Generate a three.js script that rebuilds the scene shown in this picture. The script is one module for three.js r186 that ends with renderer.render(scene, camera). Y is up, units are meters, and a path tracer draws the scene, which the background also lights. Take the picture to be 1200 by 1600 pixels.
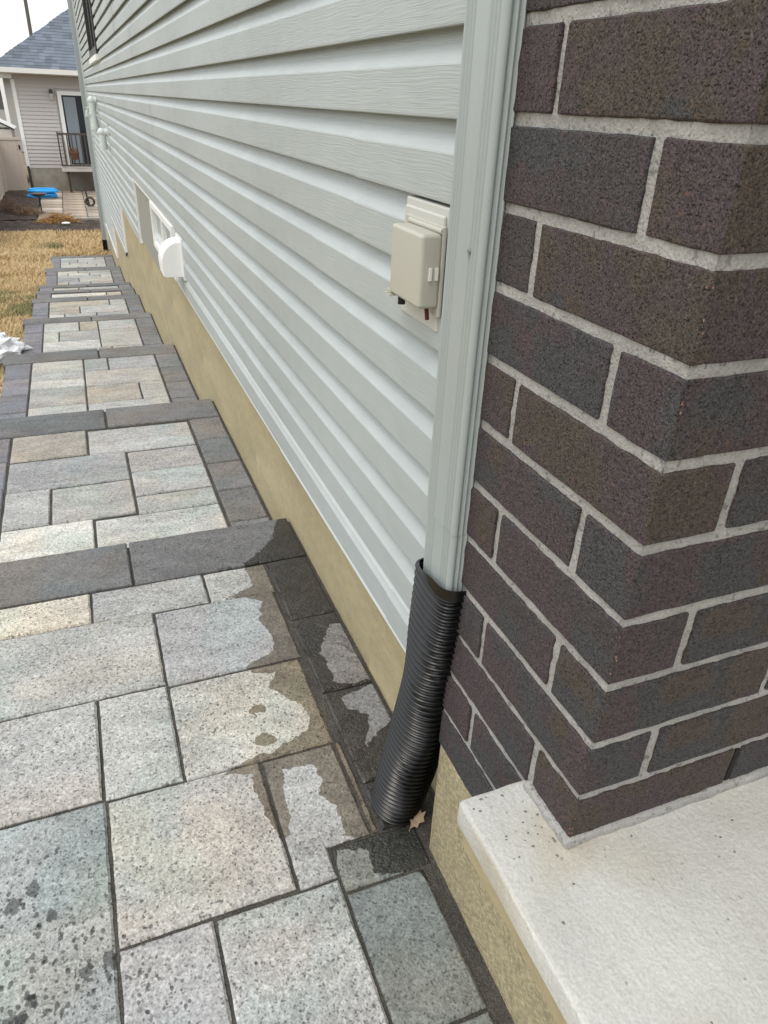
import * as THREE from 'three';
import { mergeGeometries, mergeVertices } from 'three/addons/utils/BufferGeometryUtils.js';

// ---------------------------------------------------------------- camera, sky, sun, exposure
const scene = new THREE.Scene();
const EYE = 1.255;                       // eye height over the landing
const camera = new THREE.PerspectiveCamera(71.048, 0.75, 0.02, 1200);
camera.position.set(0, EYE, 0);
camera.rotation.order = 'YXZ';
camera.rotation.set(-0.51806, -0.39556, 0.04354);
const renderer = new THREE.WebGLRenderer({ antialias: true });
renderer.setSize(768, 1024);
renderer.toneMapping = THREE.LinearToneMapping;
renderer.toneMappingExposure = 1.08;
renderer.shadowMap.enabled = true;
{ // overcast sky: brighter towards the zenith
  const W = 64, H = 32, d = new Float32Array(W * H * 4);
  for (let j = 0; j < H; j++) {
    const el = ((j + 0.5) / H - 0.5) * Math.PI;
    const s = Math.max(0, Math.sin(el));
    const L = el < 0 ? 0.75 : 1.0 + 1.25 * s;
    for (let i = 0; i < W; i++) { const k = (j * W + i) * 4; d[k] = L * 0.97; d[k + 1] = L; d[k + 2] = L * 1.03; d[k + 3] = 1; }
  }
  const sky = new THREE.DataTexture(d, W, H, THREE.RGBAFormat, THREE.FloatType);
  sky.mapping = THREE.EquirectangularReflectionMapping; sky.magFilter = THREE.LinearFilter; sky.minFilter = THREE.LinearFilter; sky.needsUpdate = true;
  scene.background = sky; scene.environment = sky;
}
const sun = new THREE.DirectionalLight(0xfff6ea, 0.9);
sun.position.set(-5, 11, 2); sun.target.position.set(0, 0, -3);
sun.castShadow = true; sun.shadow.radius = 34; sun.shadow.mapSize.set(2048, 2048);
Object.assign(sun.shadow.camera, { left: -12, right: 12, top: 22, bottom: -22, near: 0.5, far: 60 });
scene.add(sun, sun.target);

// ---------------------------------------------------------------- helpers
let seed = 20241;
const rnd = () => { seed = (seed + 0x6D2B79F5) | 0; let t = Math.imul(seed ^ (seed >>> 15), 1 | seed); t = (t + Math.imul(t ^ (t >>> 7), 61 | t)) ^ t; return ((t ^ (t >>> 14)) >>> 0) / 4294967296; };
const R = (a, b) => a + (b - a) * rnd();
const clamp = (x, a = 0, b = 1) => Math.min(b, Math.max(a, x));
const mix = (a, b, t) => a + (b - a) * t;
const sstep = (a, b, x) => { const t = clamp((x - a) / (b - a)); return t * t * (3 - 2 * t); };
const LAT = new Float32Array(65536); for (let i = 0; i < 65536; i++) LAT[i] = rnd();
function vn(x, y, p = 256) {
  const xi = Math.floor(x), yi = Math.floor(y); let fx = x - xi, fy = y - yi; fx = fx * fx * (3 - 2 * fx); fy = fy * fy * (3 - 2 * fy);
  const m = (a) => ((a % p) + p) % p, x0 = m(xi), x1 = m(xi + 1), y0 = m(yi) << 8, y1 = m(yi + 1) << 8;
  return (LAT[y0 + x0] * (1 - fx) + LAT[y0 + x1] * fx) * (1 - fy) + (LAT[y1 + x0] * (1 - fx) + LAT[y1 + x1] * fx) * fy;
}
const fbm = (x, y, o = 4, p = 256) => { let s = 0, a = 0.5, n = 0; for (let i = 0; i < o; i++) { s += a * vn(x, y, p); n += a; a *= 0.5; x = x * 2 + 17 * (p === 256); y = y * 2 + 31 * (p === 256); p = Math.min(256, p * 2); } return s / n; };
function n3(x, y, z) { // cheap 3-D value noise out of 2-D slices
  const zi = Math.floor(z), f = z - zi; const a = vn(x + zi * 37.3, y + zi * 91.7), b = vn(x + (zi + 1) * 37.3, y + (zi + 1) * 91.7); const t = f * f * (3 - 2 * f); return a + (b - a) * t;
}
function tex(w, h, fn, { srgb = true, rx = 1, ry = 1, wrap = true } = {}) {
  const d = new Uint8Array(w * h * 4);
  for (let j = 0; j < h; j++) for (let i = 0; i < w; i++) {
    const c = fn((i + 0.5) / w, (j + 0.5) / h), k = (j * w + i) * 4;
    if (typeof c === 'number') { d[k] = d[k + 1] = d[k + 2] = clamp(c, 0, 255); } else { d[k] = clamp(c[0], 0, 255); d[k + 1] = clamp(c[1], 0, 255); d[k + 2] = clamp(c[2], 0, 255); }
    d[k + 3] = 255;
  }
  return dataTex(d, w, h, srgb, wrap, rx, ry);
}
function dataTex(d, w, h, srgb, wrap, rx = 1, ry = 1) {
  const t = new THREE.DataTexture(d, w, h); t.colorSpace = srgb ? THREE.SRGBColorSpace : THREE.NoColorSpace;
  t.magFilter = THREE.LinearFilter; t.minFilter = THREE.LinearMipmapLinearFilter; t.generateMipmaps = true;
  t.wrapS = t.wrapT = wrap ? THREE.RepeatWrapping : THREE.ClampToEdgeWrapping; t.repeat.set(rx, ry); t.needsUpdate = true; return t;
}
const std = (o) => new THREE.MeshStandardMaterial({ roughness: 0.85, side: THREE.DoubleSide, ...o });
const phys = (o) => new THREE.MeshPhysicalMaterial({ roughness: 0.5, side: THREE.DoubleSide, ...o });
const taken = {};
const numbered = (n) => { const k = taken[n] = (taken[n] ?? -1) + 1; return k ? `${n}_${String(k).padStart(3, '0')}` : n; };
function mesh(name, geo, mat, parent) { const m = new THREE.Mesh(Array.isArray(geo) ? mergeGeometries(geo.map(prep)) : geo, mat); m.name = parent ? name : numbered(name); m.castShadow = m.receiveShadow = true; (parent || scene).add(m); return m; }
const prep = (g) => { const h = g.index ? g.toNonIndexed() : g.clone(); for (const k of Object.keys(h.attributes)) if (!['position', 'normal', 'uv'].includes(k)) h.deleteAttribute(k); return h; };
function thing(name, label, category, pos = [0, 0, 0], group) { const g = new THREE.Group(); g.name = numbered(name); g.position.set(...pos); g.userData = { label, category }; if (group) g.userData.group = group; scene.add(g); return g; }
const tag = (o, label, category, group) => { o.userData.label = label; o.userData.category = category; if (group) o.userData.group = group; return o; };
const struct = (o) => { o.userData.kind = 'structure'; return o; };
const box = (x0, x1, y0, y1, z0, z1) => { const g = new THREE.BoxGeometry(x1 - x0, y1 - y0, z1 - z0); g.translate((x0 + x1) / 2, (y0 + y1) / 2, (z0 + z1) / 2); return uvBox(g); };
function uvBox(g, s = 1) { // metre uv by the way each face points
  const q = g.index ? g.toNonIndexed() : g; const p = q.attributes.position, n = q.attributes.normal, uv = new Float32Array(p.count * 2);
  for (let i = 0; i < p.count; i++) { const ax = Math.abs(n.getX(i)), ay = Math.abs(n.getY(i)), az = Math.abs(n.getZ(i)); let u, v; if (ax >= ay && ax >= az) { u = p.getZ(i); v = p.getY(i); } else if (ay >= az) { u = p.getX(i); v = p.getZ(i); } else { u = p.getX(i); v = p.getY(i); } uv[i * 2] = u * s; uv[i * 2 + 1] = v * s; }
  q.setAttribute('uv', new THREE.BufferAttribute(uv, 2)); return q;
}
// a box on a grid whose edges are rounded and whose faces are uneven
function roughBox(x0, x1, y0, y1, z0, z1, { cell = 0.03, r = 0.004, amp = 0.001, freq = 40, chip = 0, off = 0, skip = '' } = {}) {
  const ax = (a, b) => { const L = b - a, k = Math.max(1, Math.round((L - 2 * r) / cell)), o = [a]; for (let i = 0; i <= k; i++) o.push(a + r + (L - 2 * r) * i / k); o.push(b); return o; };
  const X = ax(x0, x1), Y = ax(y0, y1), Z = ax(z0, z1), pos = [], idx = [];
  const face = (A, B, f, flip) => { const s = pos.length / 3, w = B.length; for (const a of A) for (const b of B) pos.push(...f(a, b)); for (let i = 0; i < A.length - 1; i++) for (let j = 0; j < w - 1; j++) { const k = s + i * w + j; if (flip) idx.push(k, k + w, k + 1, k + 1, k + w, k + w + 1); else idx.push(k, k + 1, k + w, k + 1, k + w + 1, k + w); } };
  if (!skip.includes('a')) face(Y, Z, (y, z) => [x0, y, z], true); face(Y, Z, (y, z) => [x1, y, z], false);
  face(X, Z, (x, z) => [x, y0, z], false); face(X, Z, (x, z) => [x, y1, z], true); face(X, Y, (x, y) => [x, y, z0], true); face(X, Y, (x, y) => [x, y, z1], false);
  let g = new THREE.BufferGeometry(); g.setAttribute('position', new THREE.Float32BufferAttribute(pos, 3)); g.setIndex(idx); g = mergeVertices(g, 1e-5);
  const p = g.attributes.position, c = new THREE.Vector3(), v = new THREE.Vector3();
  for (let i = 0; i < p.count; i++) {
    v.fromBufferAttribute(p, i); c.set(clamp(v.x, x0 + r, x1 - r), clamp(v.y, y0 + r, y1 - r), clamp(v.z, z0 + r, z1 - r));
    const edge = (Math.abs(v.x - c.x) > 1e-6) + (Math.abs(v.y - c.y) > 1e-6) + (Math.abs(v.z - c.z) > 1e-6);
    v.sub(c); if (v.lengthSq() > 0) v.setLength(r); v.add(c);
    const q = n3(v.x * freq + off, v.y * freq + off * 1.7, v.z * freq), q2 = n3(v.x * freq * 2.7 + 9 + off, v.y * freq * 2.7, v.z * freq * 2.7 + 4);
    let a = amp * (q * 1.4 + q2 * 0.6 - 1); if (edge > 1 && chip) a -= chip * Math.max(0, q2 * 1.6 - 0.7);
    const mx = (x0 + x1) / 2, my = (y0 + y1) / 2, mz = (z0 + z1) / 2;
    if (edge) v.add(c.subVectors(v, c).normalize().multiplyScalar(a)); p.setXYZ(i, v.x, v.y, v.z);
  }
  g.computeVertexNormals(); return uvSmooth(g);
}
function uvSmooth(g0) { // metre uv, one projection for each triangle
  const g = g0.toNonIndexed(), p = g.attributes.position, uv = new Float32Array(p.count * 2), a = new THREE.Vector3(), b = new THREE.Vector3(), c = new THREE.Vector3();
  for (let i = 0; i < p.count; i += 3) { a.fromBufferAttribute(p, i); b.fromBufferAttribute(p, i + 1).sub(a); c.fromBufferAttribute(p, i + 2).sub(a); b.cross(c); const ax = Math.abs(b.x), ay = Math.abs(b.y), az = Math.abs(b.z); for (let k = i; k < i + 3; k++) uv.set(ax >= ay && ax >= az ? [p.getZ(k), p.getY(k)] : ay >= az ? [p.getX(k), p.getZ(k)] : [p.getX(k), p.getY(k)], k * 2); }
  g.setAttribute('uv', new THREE.BufferAttribute(uv, 2)); return g;
}
// profile [[x, y] ...] swept along z
function sweepZ(prof, z0, z1, closed = false) {
  const pos = [], uv = [], n = prof.length; const cap = [];
  let s = 0; for (let i = 0; i < n - 1 + closed; i++) { const a = prof[i], b = prof[(i + 1) % n], l = Math.hypot(b[0] - a[0], b[1] - a[1]);
    for (const [q, z, t] of [[a, z0, s], [b, z0, s + l], [b, z1, s + l], [a, z0, s], [b, z1, s + l], [a, z1, s]]) { pos.push(q[0], q[1], z); uv.push(z, t); } s += l; }
  const g = new THREE.BufferGeometry(); g.setAttribute('position', new THREE.Float32BufferAttribute(pos, 3)); g.setAttribute('uv', new THREE.Float32BufferAttribute(uv, 2)); g.computeVertexNormals(); return g;
}
const cyl = (r0, r1, a, b, seg = 14) => { const A = new THREE.Vector3(...a), B = new THREE.Vector3(...b), d = B.clone().sub(A); const g = new THREE.CylinderGeometry(r1, r0, d.length(), seg); g.applyQuaternion(new THREE.Quaternion().setFromUnitVectors(new THREE.Vector3(0, 1, 0), d.normalize())); const m = A.add(B).multiplyScalar(0.5); g.translate(m.x, m.y, m.z); return g; };

// ---------------------------------------------------------------- materials
const grainBump = tex(512, 512, (u, v) => { const w = fbm(u * 4, v * 4, 2, 4); const a = fbm(u * 6, v * 90 + w * 7, 2, 240); return 128 + 210 * (a - 0.5); }, { srgb: false, rx: 1 / 0.42, ry: 1 / 0.115 });
const vinylTone = tex(256, 256, (u, v) => { const f = fbm(u * 5, v * 5, 4, 5) - 0.5; const g = fbm(u * 40, v * 40, 2, 40) - 0.5; const k = 1 + f * 0.07 + g * 0.03; return [163 * k, 169 * k, 168 * k]; }, { rx: 1 / 1.7, ry: 1 / 0.9 });
const vinyl = std({ map: vinylTone, bumpMap: grainBump, bumpScale: 0.0005, roughness: 0.52 });
const vinylTrim = std({ color: 0xc4c9c9, roughness: 0.45 });
const whitePlastic = std({ color: 0xe6e6e3, roughness: 0.4 });
const metalTone = tex(128, 256, (u, v) => { const f = fbm(u * 3, v * 3, 4, 3) - 0.5, s = fbm(u * 60, v * 60, 2, 60) - 0.5; const k = 1 + f * 0.04 + s * 0.02; return [156 * k, 163 * k, 162 * k]; }, { rx: 4, ry: 0.4 });
const pipePaint = std({ map: metalTone, roughness: 0.38, metalness: 0.05 });
const stuccoBump = tex(512, 512, (u, v) => { const a = fbm(u * 90, v * 90, 3, 90), b = vn(u * 220, v * 220, 220); return 255 * (a * 0.65 + b * 0.35); }, { srgb: false, rx: 1 / 0.3, ry: 1 / 0.3 });
const stuccoTone = tex(512, 512, (u, v) => { const f = fbm(u * 6, v * 6, 3, 6) - 0.5, g = fbm(u * 128, v * 128, 2, 128) - 0.5; const k = 1 + f * 0.08 + g * 0.4; return [160 * k, 149 * k, 119 * k]; }, { rx: 1 / 0.6, ry: 1 / 0.6 });
const stucco = std({ map: stuccoTone, bumpMap: stuccoBump, bumpScale: 0.0035, roughness: 0.95 });
const pargeTone = tex(512, 512, (u, v) => { const f = fbm(u * 4, v * 10, 5, 10) - 0.5, g = fbm(u * 60, v * 60, 3, 60) - 0.5; const k = 1 + f * 0.16 + g * 0.1; return [160 * k, 148 * k, 116 * k]; }, { rx: 1 / 1.3, ry: 1 / 0.9 });
const parge = std({ map: pargeTone, bumpMap: stuccoBump, bumpScale: 0.0012, roughness: 0.93 });
const concTone = tex(1024, 1024, (u, v) => {
  const f = fbm(u * 5, v * 5, 5, 5) - 0.5, st = fbm(u * 90, v * 3, 3, 3) - 0.5, g = vn(u * 500, v * 500, 250) - 0.5; const warm = sstep(0.5, 0.72, fbm(u * 3 + 5, v * 3, 4, 3)); const dk = sstep(0.9, 0.94, fbm(u * 110 + 3, v * 110, 2, 110)) * 0.22;
  const k = (1 + f * 0.2 + st * 0.05 + g * 0.1) * (1 - dk) * (1 - 0.06 * warm); return [187 * k, mix(186, 181, warm) * k, mix(180, 166, warm) * k];
}, { rx: 1 / 0.9, ry: 1 / 0.9 });
const concBump = tex(512, 512, (u, v) => 255 * (0.5 * fbm(u * 120, v * 120, 2, 120) + 0.35 * fbm(u * 12, v * 12, 4, 12) + 0.15 * fbm(u * 150, v * 6, 2, 6)), { srgb: false, rx: 1 / 0.45, ry: 1 / 0.45 });
const concrete = std({ map: concTone, bumpMap: concBump, bumpScale: 0.0016, roughness: 0.9 });
const mortarTone = tex(512, 512, (u, v) => { const f = fbm(u * 9, v * 9, 4, 9) - 0.5, g = vn(u * 230, v * 230, 230) - 0.5, d = sstep(0.74, 0.8, fbm(u * 60, v * 60, 2, 60)) * 0.2; const k = 1 + f * 0.18 + g * 0.16 - d; return [152 * k, 150 * k, 146 * k]; }, { rx: 1 / 0.35, ry: 1 / 0.35 });
const mortarMat = std({ map: mortarTone, bumpMap: stuccoBump, bumpScale: 0.0018, roughness: 0.95 });
const sandTone = tex(512, 512, (u, v) => { const f = fbm(u * 7, v * 7, 4, 7) - 0.5, g = vn(u * 200, v * 200, 200); const k = 0.75 + f * 0.5 + g * 0.6; return [66 * k, 63 * k, 58 * k]; }, { rx: 1 / 0.3, ry: 1 / 0.3 });
const sand = std({ map: sandTone, bumpMap: stuccoBump, bumpScale: 0.004, roughness: 0.95 });
const blackPlastic = phys({ color: 0x060607, roughness: 0.27, specularIntensity: 0.9 });

// brick faces: a few variants, each blotched black-grey, plum and olive-brown
const brickBump = tex(512, 192, (u, v) => { const x = u * 190, y = v * 70; const pit = sstep(0.66, 0.8, fbm(x * 0.8, y * 0.8, 2)); return 180 + 90 * (fbm(x, y, 2) - 0.5) - 110 * pit; }, { srgb: false });
const brickPal = [[64, 63, 64], [71, 60, 62], [72, 63, 55], [66, 60, 60]];
const brickMats = [];
for (let b = 0; b < 9; b++) {
  const A = brickPal[[0, 1, 2, 1, 0, 3, 1, 2, 0][b]], B = brickPal[[1, 2, 1, 0, 3, 1, 3, 0, 0][b]], C = brickPal[[2, 0, 0, 2, 1, 0, 1, 1, 1][b]], o = b * 13.7;
  const map = tex(512, 192, (u, v) => {
    const x = u * 6 + o, y = v * 2.2 + o; const m1 = sstep(0.44, 0.6, fbm(x * 0.7, y * 0.8, 4)), m2 = sstep(0.56, 0.68, fbm(x * 0.5 + 40, y * 0.6 + 9, 4));
    const sp = fbm(u * 190 + o, v * 70, 2), pit = sstep(0.66, 0.78, fbm(u * 152, v * 56, 2)), gl = sstep(0.8, 0.86, vn(u * 150 + o * 3, v * 52)), lime = sstep(0.83, 0.9, fbm(u * 24 + o * 2, v * 9, 3)), ora = sstep(0.86, 0.9, vn(u * 60 + o, v * 20 + 7)) * sstep(0.55, 0.7, fbm(x, y + 50, 2));
    return [0, 1, 2].map((i) => { let c = mix(mix(A[i], B[i], m1), C[i], m2); c *= 0.9 + 0.85 * (sp - 0.45); c *= 1 - 0.5 * pit; c = mix(c, 118, gl * 0.2); c = mix(c, 130, lime * 0.35); return mix(c, [120, 82, 60][i], ora * 0.4); });
  });
  brickMats.push(std({ map, bumpMap: brickBump, bumpScale: 0.0026, roughness: 0.92 }));
}

// ================================================================ GROUND
const groundTone = tex(256, 256, (u, v) => { const f = fbm(u * 8, v * 8, 4, 8); return [118 * (0.7 + f * 0.6), 106 * (0.7 + f * 0.6), 76 * (0.7 + f * 0.6)]; }, { rx: 60, ry: 60 });
{ const g = new THREE.CircleGeometry(600, 64); g.rotateX(-Math.PI / 2); const m = struct(mesh('ground', g, std({ map: groundTone, roughness: 1 }))); m.position.y = -1.75; }
const LAWN = [[6, -0.12], [-2, -0.2], [-3.7, -0.42], [-5.4, -0.62], [-7.3, -0.83], [-8.9, -1.0], [-10.5, -1.2], [-13, -1.5], [-15.6, -1.66], [-60, -1.68]];
const lawnY = (x, z) => { let y = LAWN[LAWN.length - 1][1]; for (let i = 0; i < LAWN.length - 1; i++) { const [a, p] = LAWN[i], [b, q] = LAWN[i + 1]; if (z <= a && z >= b) { y = mix(p, q, (a - z) / (a - b)); break; } } return y + 0.05 * (fbm(x * 1.3 + 40, z * 1.3 + 80, 3) - 0.5); };
function sheet(x0, x1, z0, z1, cell, yf) { const nx = Math.ceil((x1 - x0) / cell), nz = Math.ceil((z1 - z0) / cell); const g = new THREE.PlaneGeometry(x1 - x0, z1 - z0, nx, nz); g.rotateX(-Math.PI / 2); g.translate((x0 + x1) / 2, 0, (z0 + z1) / 2); const p = g.attributes.position, uv = g.attributes.uv; for (let i = 0; i < p.count; i++) { p.setY(i, yf(p.getX(i), p.getZ(i))); uv.setXY(i, p.getX(i), p.getZ(i)); } g.computeVertexNormals(); return g; }
const thatchTone = tex(512, 512, (u, v) => { const a = fbm(u * 12, v * 12, 4, 12), s = fbm(u * 120, v * 40, 3, 40), gr = sstep(0.48, 0.66, fbm(u * 5 + 3, v * 5, 4, 5)); const k = 0.62 + a * 0.4 + (s - 0.5) * 0.7; return [mix(196, 150, gr) * k, mix(170, 138, gr) * k, mix(124, 88, gr) * k]; }, { rx: 1 / 1.6, ry: 1 / 1.6 });
const thatch = std({ map: thatchTone, roughness: 1 });
struct(mesh('lawn', [sheet(-7, -0.575, -19.2, 5, 0.16, lawnY), sheet(-0.575, 9, -19.2, -16.05, 0.2, lawnY)], thatch));
{ // grass blades lying every way
  const bl = new THREE.BufferGeometry(); bl.setAttribute('position', new THREE.Float32BufferAttribute([-0.0035, 0, 0, 0.0035, 0, 0, -0.0025, 0.03, 0.012, 0.0035, 0, 0, 0.0022, 0.03, 0.012, -0.0025, 0.03, 0.012, -0.0025, 0.03, 0.012, 0.0022, 0.03, 0.012, 0, 0.05, 0.038], 3)); bl.computeVertexNormals();
  const N = 60000, im = new THREE.InstancedMesh(bl, std({ color: 0xffffff, roughness: 1 }), N), M = new THREE.Matrix4(), q = new THREE.Quaternion(), e = new THREE.Euler(), c = new THREE.Color();
  for (let i = 0; i < N; i++) {
    let x, z; if (i % 3 === 0) { x = R(-1.9, 2.5); z = R(-19.2, -16.1); } else { x = -0.6 - 1.3 * rnd() * rnd() * 1.2; z = R(-19.2, -3.2); }
    e.set(R(-0.3, 0.9), R(0, 6.28), R(-0.5, 0.5)); q.setFromEuler(e); const s = R(0.7, 1.5) * (z < -14 ? 1.5 : 1);
    M.compose(new THREE.Vector3(x, lawnY(x, z) - 0.004, z), q, new THREE.Vector3(s * 1.2, s, s)); im.setMatrixAt(i, M);
    const green = sstep(0.42, 0.6, fbm(x * 1.7 + 9, z * 1.1, 3) - (z < -13 ? 0.26 : 0.0)); const k = R(0.65, 1.15);
    c.setRGB(mix(0.60, 0.24, green) * k, mix(0.45, 0.22, green) * k, mix(0.25, 0.10, green) * k); im.setColorAt(i, c);
  }
  im.name = 'grass'; im.userData = { kind: 'stuff', label: 'short dormant golden and green grass covering the lawn', category: 'grass' }; im.castShadow = im.receiveShadow = true; scene.add(im);
}

// ================================================================ PATH
const XR = 0.516, XL = -0.597, FL = -0.435, FR = 0.352;
const STEPS = [ // top height, near z, far z
  [0, 1.6, -2.10], [-0.14, -2.10, -3.67], [-0.345, -3.67, -5.41], [-0.598, -5.41, -7.34], [-0.775, -7.34, -8.90], [-0.875, -8.90, -9.72], [-0.965, -9.72, -10.45], [-1.245, -10.45, -13.0], [-1.56, -13.0, -15.75]];
const LIGHT = { grey: [158, 157, 155], cream: [177, 175, 168], beige: [160, 157, 152], green: [153, 156, 155], straw: [178, 171, 159], lilac: [150, 149, 149], pale: [169, 168, 164], warm: [160, 154, 144] };
const DARK = { band: [104, 103, 103], border: [113, 112, 112], violet: [114, 112, 118], slate: [116, 121, 119] };
const pavers = [];
const P = (lv, kind, tone, x0, x1, z0, z1, poly) => pavers.push({ lv, kind, tone, x0, x1, z0, z1, poly });
// the landing
P(0, 'paver', 'straw', FL, -0.13, -1.855, -1.71); P(0, 'paver', 'grey', -0.13, 0.186, -1.855, -1.705); P(0, 'paver', 'pale', 0.186, 0.378, -1.85, -1.695);
P(0, 'paver', 'pale', FL, 0.030, -1.71, -1.405); P(0, 'paver', 'lilac', 0.030, 0.37, -1.70, -1.395);
P(0, 'paver', 'grey', FL, -0.13, -1.405, -1.105); P(0, 'paver', 'pale', -0.13, 0.031, -1.405, -1.10); P(0, 'paver', 'cream', 0.031, 0.362, -1.395, -1.095);
P(0, 'paver', 'beige', -0.125, 0.191, -1.10, -0.785); P(0, 'paver', 'grey', 0.191, 0.356, -1.095, -0.78, [[0.191, -1.095], [0.356, -1.095], [0.358, -0.846], [0.268, -0.846], [0.268, -0.78], [0.191, -0.78]]);
P(0, 'edging_strip', 'warm', 0.358, 0.374, -1.095, -0.846);
P(0, 'paver', 'green', FL, -0.125, -1.105, -0.46); P(0, 'paver', 'lilac', -0.125, 0.038, -0.785, -0.32); P(0, 'paver', 'grey', 0.038, 0.268, -0.78, -0.40);
P(0, 'paver', 'pale', FL, -0.125, -0.46, 0.15); P(0, 'paver', 'grey', -0.125, 0.038, -0.32, 0.15); P(0, 'paver', 'cream', 0.038, 0.268, -0.40, 0.15);
P(0, 'paver', 'beige', FL, -0.10, 0.15, 0.6); P(0, 'paver', 'green', -0.10, 0.268, 0.15, 0.6); P(0, 'paver', 'grey', FL, 0.05, 0.6, 1.1); P(0, 'paver', 'pale', 0.05, 0.268, 0.6, 1.1); P(0, 'paver', 'lilac', FL, 0.268, 1.1, 1.6);
for (const [a, b] of [[-1.855, -1.55], [-1.55, -1.248], [-1.248, -0.964], [-0.964, -0.846]]) P(0, 'border_paver', 'border', 0.378, 0.512, a, b);
for (const [a, b] of [[-0.846, -0.748], [-0.748, -0.486], [-0.486, -0.18], [-0.18, 0.12], [0.12, 0.42], [0.42, 0.72], [0.72, 1.02], [1.02, 1.32], [1.32, 1.6]]) P(0, 'border_paver', 'slate', 0.268, a < -0.8 ? 0.446 : 0.425, a, b);
for (let z = 1.6; z > -1.7; z -= 0.3) P(0, 'border_paver', 'violet', XL, FL, Math.max(z - 0.3, -1.855), z);
P(0, 'step_nosing', 'band', XL - 0.02, -0.01, -2.10, -1.857); P(0, 'step_nosing', 'band', -0.01, 0.514, -2.10, -1.852);
// second level
for (const a of [['cream', FL, -0.115, -2.55, -2.11], ['pale', -0.115, FR, -2.53, -2.11], ['grey', FL, -0.265, -2.85, -2.55], ['beige', -0.265, 0.042, -2.84, -2.545], ['pale', 0.042, FR, -2.68, -2.53], ['grey', 0.042, FR, -2.90, -2.68], ['lilac', 0.042, FR, -3.11, -2.90], ['lilac', FL, 0.042, -3.13, -2.845], ['warm', FL, -0.115, -3.42, -3.14], ['grey', -0.115, FR, -3.40, -3.12]]) P(1, 'paver', ...a);
// third level
for (const a of [['grey', FL, -0.115, -4.05, -3.68], ['pale', FL, -0.115, -4.33, -4.05], ['beige', FL, -0.115, -4.64, -4.33], ['pale', FL, -0.115, -4.80, -4.64], ['grey', FL, -0.115, -4.94, -4.80], ['pale', FL, -0.115, -5.19, -4.94], ['grey', -0.115, 0.04, -5.18, -4.92], ['lilac', 0.04, FR, -5.17, -4.92], ['beige', -0.115, FR, -4.92, -4.62], ['warm', -0.115, 0.20, -4.62, -4.32], ['pale', 0.20, FR, -4.62, -4.32], ['grey', -0.115, FR, -4.32, -4.02], ['pale', -0.115, FR, -4.02, -3.68]]) P(2, 'paver', ...a);
// fourth level
for (const a of [['pale', FL, -0.138, -7.14, -6.84], ['warm', -0.138, 0.02, -7.14, -6.84], ['grey', 0.02, FR, -7.14, -6.84], ['beige', 0.02, FR, -6.84, -6.3], ['cream', FL, -0.307, -6.84, -6.54], ['grey', -0.307, 0.02, -6.84, -6.54], ['pale', FL, 0.02, -6.54, -6.3], ['grey', FL, 0.1, -6.3, -5.9], ['pale', 0.1, FR, -6.3, -5.9], ['beige', FL, -0.1, -5.9, -5.42], ['grey', -0.1, FR, -5.9, -5.42]]) P(3, 'paver', ...a);
// lower levels, laid in the same bond
for (let l = 4; l < STEPS.length; l++) {
  const [, z1, z0] = STEPS[l]; const end = z0 + 0.2; let z = z1 - 0.01, row = 0; const tones = ['pale', 'grey', 'beige', 'lilac', 'pale', 'warm', 'cream', 'grey'];
  while (z > end + 0.02) { const nz = Math.max(end, z - (row % 3 === 1 ? 0.3 : 0.17)) < end + 0.09 ? end : z - (row % 3 === 1 ? 0.3 : 0.17); const cuts = row % 3 === 1 ? [FL, -0.13, FR] : row % 3 === 0 ? [FL, -0.28, 0.03, FR] : [FL, 0.18, FR]; for (let i = 0; i < cuts.length - 1; i++) P(l, 'paver', tones[Math.floor(rnd() * 8)], cuts[i], cuts[i + 1], nz, z); z = nz; row++; }
}
for (let l = 1; l < STEPS.length; l++) {
  const [, z1, z0] = STEPS[l], f = z0 + [0, 0.25, 0.235, 0.2, 0.2, 0.14, 0.16, 0.3, 0.2][l];
  P(l, 'step_nosing', 'band', XL - 0.02, R(-0.04, 0.02), z0, f); const last = pavers[pavers.length - 1]; P(l, 'step_nosing', 'band', last.x1, 0.514, z0, f);
  const n = Math.round((z1 - f) / 0.29) || 1; for (let i = 0; i < n; i++) { const a = f + (z1 - 0.006 - f) * i / n, b = f + (z1 - 0.006 - f) * (i + 1) / n; P(l, 'border_paver', 'border', 0.356, 0.512, a, b); P(l, 'border_paver', 'violet', XL, FL, a, b); }
}
// wet outlines on the landing, in metres
const dryEdge = [[0.319, -1.861], [0.318, -1.839], [0.317, -1.741], [0.235, -1.711], [0.279, -1.696], [0.326, -1.655], [0.297, -1.572], [0.317, -1.507], [0.305, -1.442], [0.225, -1.4], [0.244, -1.373], [0.289, -1.358], [0.264, -1.307], [0.297, -1.261], [0.333, -1.193], [0.312, -1.147], [0.214, -1.113], [0.126, -1.097], [0.105, -1.091], [0.168, -1.065], [0.166, -0.996], [0.176, -0.929], [0.192, -0.867], [0.192, -0.78]];
const wetPoly = [...dryEdge, [0.191, -0.9], [0.23, -0.9], [0.33, -0.846], [0.55, -0.846], [0.55, -2.2], [0.5, -2.2], [0.469, -2.074], [0.429, -1.971], [0.375, -1.92]];
const wetNear = [[0.262, -0.85], [0.46, -0.85], [0.46, -0.35], [0.427, -0.35], [0.427, -0.488], [0.427, -0.562], [0.422, -0.634], [0.424, -0.701], [0.415, -0.743], [0.348, -0.756], [0.338, -0.765], [0.336, -0.792], [0.339, -0.813], [0.283, -0.833], [0.27, -0.8]];
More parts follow.
